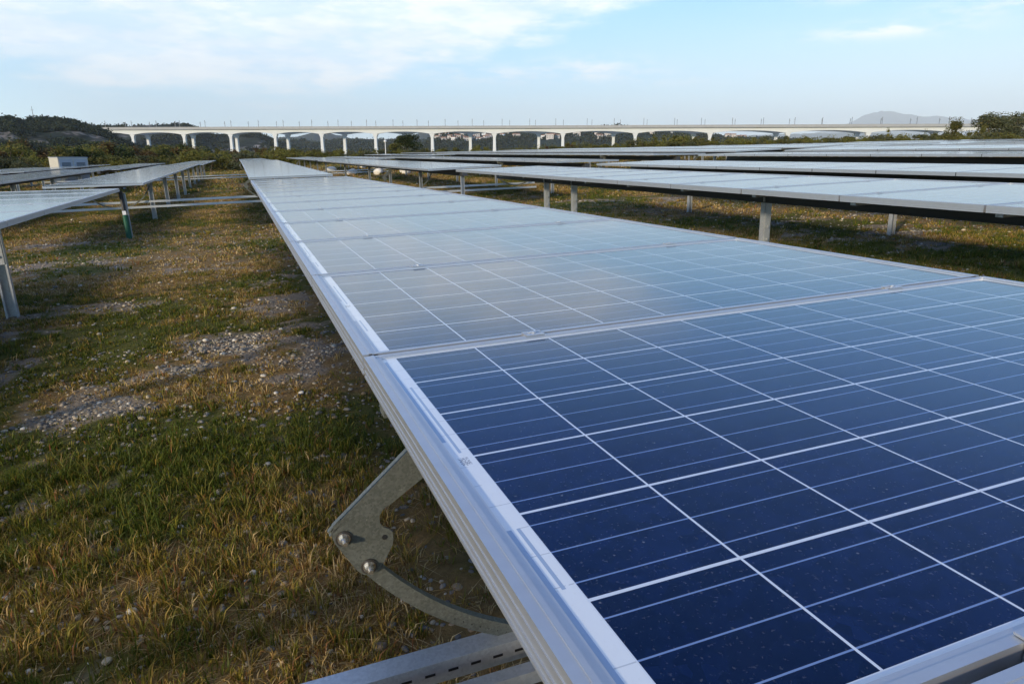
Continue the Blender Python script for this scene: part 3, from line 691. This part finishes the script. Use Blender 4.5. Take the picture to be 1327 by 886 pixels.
p, rr_ = surf('hill', 42, 158); rm = MB(); rm.tube([(0, 0, -2), (0, 0, 11)], [.35, .15], 6); rm.obox((-1.2, 0, 8), (1.2, 0, 8), .2, .2); tag(link('radio_mast', rm.mesh('radio_mast', M_mast), None, p), 'thin radio mast on top of the dark left hill', 'mast')

# ------------------------------------------------------------------ shrubs and trees behind the field
def crown_mesh(name, seed, rx, h, nlobe, nleaf, size, m, low=.12, spire=0., sparse=0., lob=1.):
    rs = np.random.RandomState(seed); P = []
    for i in range(nlobe):
        q = rs.uniform(0, 1)**.8; z = h*(low+(1-low-.12)*q); w = rx*(1-.55*abs(q-.35)-spire*q)
        a = rs.uniform(0, 6.28); rad = w*rs.uniform(.15, .75); c = np.array([rad*math.cos(a), rad*math.sin(a), z]); lr = rx*rs.uniform(.26, .46)*(1-.35*q)*lob
        n = int(nleaf/nlobe); d = rs.normal(size=(n, 3)); d /= np.linalg.norm(d, axis=1)[:, None]
        P.append(c + d*(lr*rs.uniform(.45, 1.08, n)**.6)[:, None]*np.array([1, 1, .85]))
    ns = int(nleaf*.10); a = rs.uniform(0, 6.28, ns); zz = rs.uniform(low, 1.05, ns)*h; w = rx*rs.uniform(.3, 1.1, ns)*(1-.6*zz/h)   # stray twigs
    P.append(np.stack([w*np.cos(a), w*np.sin(a), zz], 1)); P = np.concatenate(P); P = P[P[:, 2] > .02*h]
    V, F = leaf_cloud(P, size, rs)
    t_ = np.clip(.5+.5*rs.normal(size=len(P))*.5 + (fbm(P[:, 0]*1.3+P[:, 2], P[:, 1]*1.3, 1.1/rx, 3, seed)-.5)*1.2, 0, 1)
    c = np.stack([np.repeat(t_, 4), np.repeat(rs.uniform(0, 1, len(P)), 4), np.zeros(len(P)*4)], 1)
    return fast_mesh(name, V, F, 4, [m], c)
def stem_mesh(seed, h, rx, multi=3):
    q = random.Random(seed); b = MB()
    for i in range(multi):
        a = q.uniform(0, 6.28); r = rx*q.uniform(.2, .6)
        pts = [(0, 0, -.3), (r*.12*math.cos(a), r*.12*math.sin(a), h*.2), (r*.5*math.cos(a), r*.5*math.sin(a), h*.5), (r*math.cos(a+.4), r*math.sin(a+.4), h*.82)]
        b.tube(pts, [h*.022, h*.018, h*.011, h*.004], 6)
    return b.mesh('stem', M_bark)
PRO = {}
def proto(kind):
    if kind in PRO: return PRO[kind]
    spec = dict(olive=(F_olive, .62, 1., 9, .0), yellow=(F_yellow, .6, 1., 9, .0), brown=(F_brown, .5, 1., 8, .1), green=(F_green, .6, 1., 10, 0), grey=(F_grey, .62, 1., 9, 0), tall=(F_olive, .34, 1., 9, .35), poplar=(F_yellow, .26, 1., 9, .4), dark=(F_green, .5, 1., 11, .1), round=(F_green, .48, 1., 17, .0), broad=(F_grey, .55, 1., 18, .0), leaning=(F_olive, .46, 1., 15, .55))[kind]; full = kind in ('round', 'broad', 'leaning')
    L_ = [(crown_mesh('crown', sum(map(ord, kind))+s_, spec[1], 1., spec[3]+s_, (7500 if full else 2600) if kind != 'poplar' else 1300, .045 if full else .07, spec[0], .06, spec[4], 0., 1.25 if full else 1.), stem_mesh(s_, 1., spec[1])) for s_ in range(3)]
    PRO[kind] = L_; return L_
LBL = dict(round=('round green tree', 'tree'), broad=('broad tree', 'tree'), leaning=('leaning tree', 'tree'), olive=('olive green shrub', 'shrub'), yellow=('yellow green shrub', 'shrub'), brown=('rusty brown shrub', 'shrub'), green=('deep green shrub', 'shrub'), grey=('grey green shrub', 'shrub'),
           tall=('narrow olive tree', 'tree'), poplar=('slender yellow tree', 'tree'), dark=('dark bushy tree', 'tree'))
LAND = [(22, 'at the far left edge'), (66, 'left of the cabin'), (120, 'behind the cabin'), (160, 'right of the cabin'), (200, 'below the first pier'), (278, 'below the second pier pair'), (330, 'below the third pier pair'), (366, 'below the fourth pier'), (412, 'below the fifth pier'),
        (455, 'left of the lamp post'), (498, 'just beside the lamp post'), (560, 'beside the big round tree'), (585, 'below the pier right of the round tree'), (625, 'below the left town houses'), (660, 'below the tallest visible pier'), (700, 'below the right town houses'), (740, 'below the wide central arch'),
        (780, 'left of the pale white pier'), (812, 'right of the pale white pier'), (860, 'below the arch with one white house'), (905, 'where the belt is tallest'), (950, 'left of the three white houses'), (990, 'below the three white houses'), (1030, 'by the short flared pier'),
        (1085, 'left of the pale mountain'), (1130, 'below the left flank of the pale mountain'), (1170, 'below the pale mountain summit'), (1222, 'left of the rounded tree'), (1262, 'beside the rounded tree'), (1305, 'under the broad grey tree'), (1400, 'at the right picture edge')]
def plant(kind, px, ytop, D, width=1., label=None, cat=None):
    q = random.Random(int(px*13+D)); c, s_ = q.choice(proto(kind)); p = far_point(px, ytop, D)
    gz = float(world_ground(np.array([p.x]), np.array([p.y]))[0]); h = p.z - gz
    if h < .8: h = .8
    where = next((w for x1, w in LAND if px < x1), LAND[-1][1])
    lay = 'front fringe' if D < 84 else ('middle' if D < 100 else ('rear' if D < 122 else 'farthest layer'))
    nm = {'tree': 'tree', 'shrub': 'shrub'}[cat or LBL[kind][1]]
    o = empty(nm, (p.x, p.y, gz), (0, 0, q.uniform(0, 6.28)))
    wd = h*width*q.uniform(.9, 1.35); o.scale = (wd, wd, h)
    tag(o, label or f'{LBL[kind][0]}, {lay} of shrub belt, {where}', cat or LBL[kind][1], None if label else f'{kind} plants in the {lay} of the shrub belt, {where}')
    link('crown', c, o); link('stem' if nm == 'shrub' else 'trunk', s_, o)
TOP = [(-60, 186), (0, 193), (25, 181), (45, 196), (70, 188), (100, 190), (145, 184), (170, 192), (210, 189), (250, 186), (275, 192), (300, 194), (330, 194), (345, 188), (380, 192), (420, 192), (450, 191), (475, 193), (500, 192), (560, 192), (600, 194), (612, 184), (640, 194), (660, 189), (690, 190), (720, 187),
       (740, 183), (760, 185), (790, 187), (820, 182), (850, 177), (880, 174), (905, 179), (940, 178), (980, 180), (1020, 180), (1050, 177), (1090, 178), (1130, 177), (1160, 175), (1200, 174), (1235, 175), (1270, 172), (1400, 166)]
TX = [a for a, _ in TOP]; TY = [b_ for _, b_ in TOP]
pr = random.Random(19)
x = -40.
while x < 1375:
    base_y = float(np.interp(x, TX, TY)) - 3.0*max(0, min(1, (x-700)/300)); leftf = max(0, min(1, (420-x)/300))
    kinds = ['olive', 'yellow', 'yellow', 'yellow', 'brown', 'green' if x < 330 else 'yellow', 'grey'] if x < 760 else ['olive', 'olive', 'yellow', 'yellow', 'grey']
    plant(pr.choice(kinds), x+pr.uniform(-5, 5), base_y + pr.uniform(1.5, 6), 88+pr.uniform(-6, 10), 1.15 if x < 760 else 1.7)
    if pr.random() < .85: plant(pr.choice(kinds+['tall', 'poplar']), x+pr.uniform(-6, 6), base_y+pr.uniform(-1, 3.5), 108+pr.uniform(-8, 12), 1.)
    if leftf > .1 and pr.random() < .8: plant(pr.choice(['green', 'olive', 'dark', 'brown']), x+pr.uniform(-6, 6), base_y+pr.uniform(-1, 4)-1.5*leftf, 132+pr.uniform(-8, 12), .9)
    x += 11.5 if x < 760 else 12.5
x = -40.
while x < 1375:                    # low fringe along the field edge
    plant(pr.choice(['yellow', 'olive', 'yellow', 'grey']), x+pr.uniform(-4, 4), float(np.interp(x, [-40, 0, 300, 530, 730, 930, 1130, 1375], [207, 206, 201, 195, 190, 184, 180, 175.5]))+pr.uniform(-2.5, 1), 79+pr.uniform(-3, 5), 1.5)
    x += 14
plant('round', 527, 174.0, 118, 1.55, 'big round dark green tree standing alone in front of the viaduct', 'tree')
plant('olive', 514, 186, 112, 1.1, 'olive shrub at the left foot of the big round tree', 'shrub')
plant('tall', 25, 179, 126, .8, 'tall pale olive tree at the far left below the dark hill', 'tree')
plant('dark', 146, 183, 126, .6, 'dark cone shaped tree below the left end of the viaduct', 'tree')
plant('leaning', 1240, 153.5, 96, 1.15, 'rounded green tree leaning beside the big shrubs at right, before the viaduct', 'tree')
plant('broad', 1294, 147.5, 100, 1.15, 'broad grey green tree before the right end of the viaduct', 'tree')
plant('broad', 1325, 146.5, 97, 1.2, 'broad olive green tree cut off by the right picture edge', 'tree')
plant('olive', 1275, 160, 93, .7, 'small olive tree tucked under the broad grey green tree', 'tree')
plant('poplar', 1200, 168, 105, .6, 'spindly young tree left of the rounded green tree at right', 'tree')
plant('poplar', 1152, 166, 110, .6, 'thin bare looking sapling in the right shrub belt', 'tree')

# ------------------------------------------------------------------ cabin, lamp, boulders, sleeve
a, e = azel(92, 203.6); D = 52; p = far_point(88, 203.6, D); gz = float(world_ground(np.array([p.x]), np.array([p.y]))[0]); hh = p.z-gz
cab = empty('transformer_cabin', (p.x, p.y, gz), (0, 0, R(40))); tag(cab, 'small pale transformer cabin standing among the left rows', 'cabin')
M_cab = simple('painted_cabin_panel', (.36, .38, .40), .6, 0, .08, 3)
cab.scale = (.88, .88, 1)
b = MB(); b.box(-1.02, 1.02, -.55, .55, -.2, hh-.05); link('housing', b.mesh('housing', simple('cream_cabin_panel', (.48, .45, .37), .7, 0, .12, 4)), cab)
b = MB(); b.box(-1.04, 1.04, -.57, .57, hh-.05, hh); link('roof', b.mesh('roof', M_cab), cab)
for s_, nm in ((-.5, 'door'), (.5, 'door')): 
    b = MB(); b.box(s_-.46, s_+.46, -.575, -.55, .1, hh-.12); dd = link(nm, b.mesh(nm, M_cab), cab)
    v_ = MB()
    for i in range(7): v_.box(s_-.3, s_+.3, -.59, -.575, hh-.65+i*.05, hh-.625+i*.05)
    link('vent', v_.mesh('vent', M_dark), dd)
p = far_point(499, 181.5, 72); gz = float(world_ground(np.array([p.x]), np.array([p.y]))[0]); lp = empty('lamp_post', (p.x, p.y, gz)); tag(lp, 'slim pale lamp post at the far edge of the field', 'lamp post')
b = MB(); b.tube([(0, 0, -.3), (0, 0, p.z-gz-.15)], [.045, .035], 8); link('pole', b.mesh('pole', M_white), lp)
b = MB(); b.tube([(0, 0, p.z-gz-.22), (0, 0, p.z-gz-.1), (0, 0, p.z-gz)], [.10, .17, .08], 10); link('lamp_head', b.mesh('lamp_head', M_white), lp)
M_rock = simple('pale_limestone', (.74, .70, .62), .9, 0, .2, 9, .8)
def rock_mesh(seed, lump=.25, name='boulder'):
    import bmesh
    bm = bmesh.new(); bmesh.ops.create_icosphere(bm, subdivisions=3, radius=1); q = random.Random(seed)
    cuts = [(Vector((q.gauss(0, 1), q.gauss(0, 1), q.gauss(0, 1))).normalized(), q.uniform(.55, .85)) for _ in range(9)]
    from mathutils import noise
    for v in bm.verts:
        for n, d in cuts:
            k_ = v.co.dot(n)
            if k_ > d: v.co -= n*(k_-d)
        v.co *= 1 + lump*.35*noise.noise(v.co*2.3+Vector((seed, 0, 0)))
    me = bpy.data.meshes.new(name); bm.to_mesh(me); bm.free(); me.materials.append(M_rock)
    for pl in me.polygons: pl.use_smooth = True
    return me
for i, (px, py, s_, lb) in enumerate(((471, 222, .3, 'white boulder just right of the far end of the middle row'), (491.5, 230, .32, 'bright white boulder in the dry grass behind the foreground table'), (457, 228, .3, 'low white boulder peeping over the far edge of the foreground table'),
        (526, 230, .32, 'cream boulder left of the posts of the first right row'), (566, 229.5, .34, 'broad pale boulder right of the double post'), (574, 222.5, .3, 'grey white boulder behind the broad pale boulder'),
        (430, 223.8, .34, 'flat white boulder by the corner of the second table'), (487, 222, .22, 'small sandy boulder farther back in the alley'))):
    u, v = on_ground(px, py, -1.08); gz = float(world_ground(np.array([u]), np.array([v]))[0])
    o = link('boulder', rock_mesh(i+2), None, (u, v, gz+s_*.42), (rnd.uniform(-.3, .3), rnd.uniform(-.3, .3), rnd.uniform(0, 6))); o.scale = (s_*1.15, s_*.9, s_*.8); tag(o, lb, 'boulder')
u, v = on_ground(507, 838); gz = float(world_ground(np.array([u]), np.array([v]))[0])
me = rock_mesh(31, .1, 'cobble'); me.materials.clear(); me.materials.append(simple('brown_cobble', (.26, .19, .13), .8, 0, .2, 20, .3))
o = link('cobble', me, None, (u, v, gz+.014), (0, .1, .5)); o.scale = (.026, .018, .017); tag(o, 'smooth brown cobble lying in the grass beside the slotted channel', 'stone')
# green cable sleeve and cable on the first post of the second left table
u, v = -2.44, 14.5; ca = empty('cable_riser', W(u, v, float(field_z(u, v))), (0, -TILT, 0)); tag(ca, 'black cable in a green plastic sleeve with white tag, strapped to a left post', 'cable')
b = MB(); b.tube([(.005, 0, -.05), (0, 0, .46)], .052, 12); link('sleeve', b.mesh('sleeve', M_green), ca)
b = MB(); b.tube([(0, 0, .44), (-.01, .01, .72), (-.02, .01, .93)], .036, 8); link('cable', b.mesh('cable', M_black), ca)
b = MB(); b.box(-.035, .03, -.056, -.05, .47, .545); link('tag_plate', b.mesh('tag_plate', M_white), ca)

# ------------------------------------------------------------------ grass and pebbles
def visible(u, v, margin=1.12):
    z = world_ground(u, v); dx, dy, dz = u-EYE.x, v-EYE.y, z-EYE.z
    f = dx*CF.x+dy*CF.y+dz*CF.z; a = (dx*CX.x+dy*CX.y)/np.maximum(f, .05); c = (dx*CU.x+dy*CU.y+dz*CU.z)/np.maximum(f, .05)
    return (f > .25) & (np.abs(a) < .7425*margin) & (c > -.4958*margin*1.05)
M_grass = foliage_mat('grass_blades', (.5, .5, .5), (.5, .5, .5), (.5, .5, .5), .3)
k = NT(M_grass.node_tree); vc = [n for n in k.n if n.type == 'VERTEX_COLOR'][0]
for n in list(k.n):
    if n.type == 'BSDF_PRINCIPLED': k.l.new(vc.outputs[0], n.inputs['Base Color']); n.inputs['Roughness'].default_value = .55; n.inputs['Specular IOR Level'].default_value = .3
    if n.type == 'BSDF_TRANSLUCENT': k.l.new(vc.outputs[0], n.inputs[0])
def grass(name, r0, r1, lam, seed, wmul, hmul, label, tuft=14):
    rs = np.random.RandomState(seed)
    area = .5*(r1*r1-r0*r0)*1.95; nt = int(area*lam/tuft)
    r = np.sqrt(rs.uniform(r0*r0, r1*r1, nt)); th = R(21) + rs.uniform(-.975, .975, nt)
    u = EYE.x + r*np.sin(th); v = EYE.y + r*np.cos(th)
    br = bare(u, v); und = (u > .25) & (u < 1.45) & (v < 9.5)
    keep = visible(u, v) & (rs.uniform(0, 1, nt) > br*.90) & (~und | (rs.uniform(0, 1, nt) < .25)); u, v, r, br = u[keep], v[keep], r[keep], br[keep]; nt = len(u)
    hb = rs.gamma(5, .2, nt)*(.45+.9*fbm(u, v, 1.3, 2, 61))*(1-.55*br)          # tuft vigour
    dr = np.clip(dryness(u, v)*.80 - .05 - .07*(r < 4.2) + rs.normal(0, .22, nt) + .25*br, 0, 1)
    U = np.repeat(u, tuft); Vv = np.repeat(v, tuft); HB = np.repeat(hb, tuft); DR = np.repeat(dr, tuft); Rr = np.repeat(r, tuft); n = len(U)
    sp_ = .022*np.repeat(rs.uniform(.6, 2.2, nt), tuft)*(.6+.4*wmul); ang = rs.uniform(0, 6.2832, n); rad = np.sqrt(rs.uniform(0, 1, n))
    bu = U+np.cos(ang)*rad*sp_; bv = Vv+np.sin(ang)*rad*sp_; bz = world_ground(bu, bv)
    lie = rs.uniform(0, 1, n) < (.10+.22*DR)                                     # fallen straw
    h = .062*hmul*HB*rs.uniform(.45, 1.35, n); h[h > .16*hmul] *= .6
    la = ang + rs.normal(0, .8, n); lean = rs.uniform(.15, .85, n); lean[lie] = rs.uniform(1.6, 3.6, lie.sum())
    hz = np.where(lie, h*rs.uniform(.12, .4, n), h)
    w = .0021*wmul*rs.uniform(.6, 1.35, n)
    fa = rs.uniform(0, 6.2832, n); wx, wy = np.cos(fa)*w, np.sin(fa)*w
    dx, dy = np.cos(la)*h*lean, np.sin(la)*h*lean
    B0 = np.stack([bu-wx, bv-wy, bz-.006], 1); B1 = np.stack([bu+wx, bv+wy, bz-.006], 1)
    m0 = np.stack([bu+dx*.32-wx*.85, bv+dy*.32-wy*.85, bz+hz*.62], 1); m1 = np.stack([bu+dx*.32+wx*.85, bv+dy*.32+wy*.85, bz+hz*.62], 1)
    curl = rs.uniform(.75, 1.08, n)
    t0 = np.stack([bu+dx-wx*.15, bv+dy-wy*.15, bz+hz*curl], 1); t1 = np.stack([bu+dx+wx*.15, bv+dy+wy*.15, bz+hz*curl], 1)
    V = np.stack([B0, B1, m1, m0, t1, t0], 1).reshape(-1, 3)
    i = np.arange(n)[:, None]*6; F = np.concatenate([i+np.array([[0, 1, 2, 3]]), i+np.array([[3, 2, 4, 5]])], 0)
    k_ = np.clip(DR + rs.normal(0, .20, n) + .35*lie, 0, 1)[:, None]
    G = np.array([[.080, .115, .012]]); O = np.array([[.22, .185, .022]]); Y = np.array([[.42, .26, .062]]); S = np.array([[.62, .46, .23]]); RD = np.array([[.30, .13, .048]])
    c = np.where(k_ < .4, G+(O-G)*k_/.4, np.where(k_ < .75, O+(Y-O)*(k_-.4)/.35, Y+(S-Y)*(k_-.75)/.25))
    rd = (rs.uniform(0, 1, n) < .10)[:, None] & (k_ > .3); c = np.where(rd, RD, c)
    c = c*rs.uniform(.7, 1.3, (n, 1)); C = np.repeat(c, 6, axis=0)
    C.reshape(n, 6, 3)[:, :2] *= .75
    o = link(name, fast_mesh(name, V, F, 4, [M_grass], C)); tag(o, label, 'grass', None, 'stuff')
    print(name, n)
grass('foreground_grass', .8, 4.2, 13500, 1, .95, .78, 'short green and straw coloured grass beside and under the foreground table', 18)
grass('alley_grass', 4.2, 11, 4600, 2, 1.45, .50, 'patchy dry grass in the alleys between the nearer rows', 14)
grass('field_grass', 11, 34, 620, 3, 3.2, .6, 'golden dry grass farther out under the rows', 10)
grass('distant_grass', 34, 95, 50, 4, 10, 1.4, 'sparse grass at the far side of the field', 8)
def pebbles(name, r0, r1, lam, smin, smax, seed, label, sub=1):
    import bmesh
    rs = np.random.RandomState(seed); nt = int(.5*(r1*r1-r0*r0)*1.95*lam)
    r = np.sqrt(rs.uniform(r0*r0, r1*r1, nt)); th = R(21)+rs.uniform(-.975, .975, nt); u = EYE.x+r*np.sin(th); v = EYE.y+r*np.cos(th)
    s = np.zeros_like(u)
    for a, b_, ru, rv, st in BLOBS: s = np.maximum(s, st*np.exp(-(((u-a)/ru)**2+((v-b_)/rv)**2)))
    pk = np.clip((bare(u, v)*.75+.45*s-.38)*1.3*np.clip(2.6*(fbm(u, v, 3.3, 4, 91, .65)-.28), .08, 1), 0.075, 1)
    keep = visible(u, v) & (rs.uniform(0, 1, nt) < pk); u, v = u[keep], v[keep]; n = len(u)
    bm = bmesh.new(); bmesh.ops.create_icosphere(bm, subdivisions=sub, radius=1); bm.verts.ensure_lookup_table()
    bv = np.array([q.co[:] for q in bm.verts]); bf = np.array([[w_.index for w_ in f.verts] for f in bm.faces]); bm.free(); nv = len(bv)
    size = smin + (smax-smin)*rs.beta(.9, 3.8, n)
    sc3 = np.stack([size, size*rs.uniform(.6, .95, n), size*rs.uniform(.38, .7, n)], 1)
    nb_ = bv[None]*(1+rs.normal(0, .07, (n, nv, 1)))
    nb_ = nb_*sc3[:, None, :]; a = rs.uniform(0, 6.28, n); t2 = rs.normal(0, .28, n); ca_, sa_ = np.cos(a)[:, None], np.sin(a)[:, None]
    cx, sx_ = np.cos(t2)[:, None], np.sin(t2)[:, None]
    y1 = nb_[:, :, 1]*cx-nb_[:, :, 2]*sx_; z1 = nb_[:, :, 1]*sx_+nb_[:, :, 2]*cx; x1 = nb_[:, :, 0]
    X_ = x1*ca_-y1*sa_+u[:, None]; Y_ = x1*sa_+y1*ca_+v[:, None]; Z_ = z1+(world_ground(u, v)+sc3[:, 2]*rs.uniform(-.15, .6, n))[:, None]
    V = np.stack([X_, Y_, Z_], 2).reshape(-1, 3); F = (bf[None]+np.arange(n)[:, None, None]*nv).reshape(-1, 3)
    pal = np.array([[.15, .14, .13], [.25, .23, .205], [.36, .31, .23], [.50, .42, .31], [.62, .58, .51], [.20, .175, .15], [.36, .26, .16]])
    c = pal[rs.choice(7, n, p=[.22, .22, .18, .13, .06, .12, .07])]*rs.uniform(.8, 1.15, (n, 1)); C = np.repeat(c, nv, axis=0)
    m, k, b = mat(name+'_stone'); at = k.node('ShaderNodeVertexColor'); at.layer_name = 'tint'; k.l.new(at.outputs[0], b.inputs['Base Color']); b.inputs['Roughness'].default_value = .8
    o = link(name, fast_mesh(name, V, F, 3, [m], C, True)); tag(o, label, 'pebbles', None, 'stuff'); print(name, n)
pebbles('pebbles', .8, 6.5, 3600, .006, .032, 5, 'rounded river pebbles lying in bare patches of the near meadow', 2)
pebbles('gravel', 6.5, 17, 650, .010, .040, 6, 'pale pebbles and stones in bare patches between the rows', 1)
pebbles('field_stones', 16, 45, 12, .03, .10, 7, 'scattered light stones farther out in the field', 1)

# ------------------------------------------------------------------ air
m = bpy.data.materials.new('haze'); m.use_nodes = True; m.node_tree.nodes.clear(); k = NT(m.node_tree)
o_ = k.node('ShaderNodeOutputMaterial'); pv = k.node('ShaderNodeVolumePrincipled'); pv.inputs['Color'].default_value = (.90, .97, 1, 1); pv.inputs['Density'].default_value = 5.2e-5; pv.inputs['Anisotropy'].default_value = -.15
k.l.new(pv.outputs[0], o_.inputs['Volume'])
b = MB(); b.box(-6200, 38000, -3200, 38000, -60, 2350); tag(link('haze', b.mesh('haze', m)), kind='stuff', label='thin blue haze over the whole plain', cat='haze')
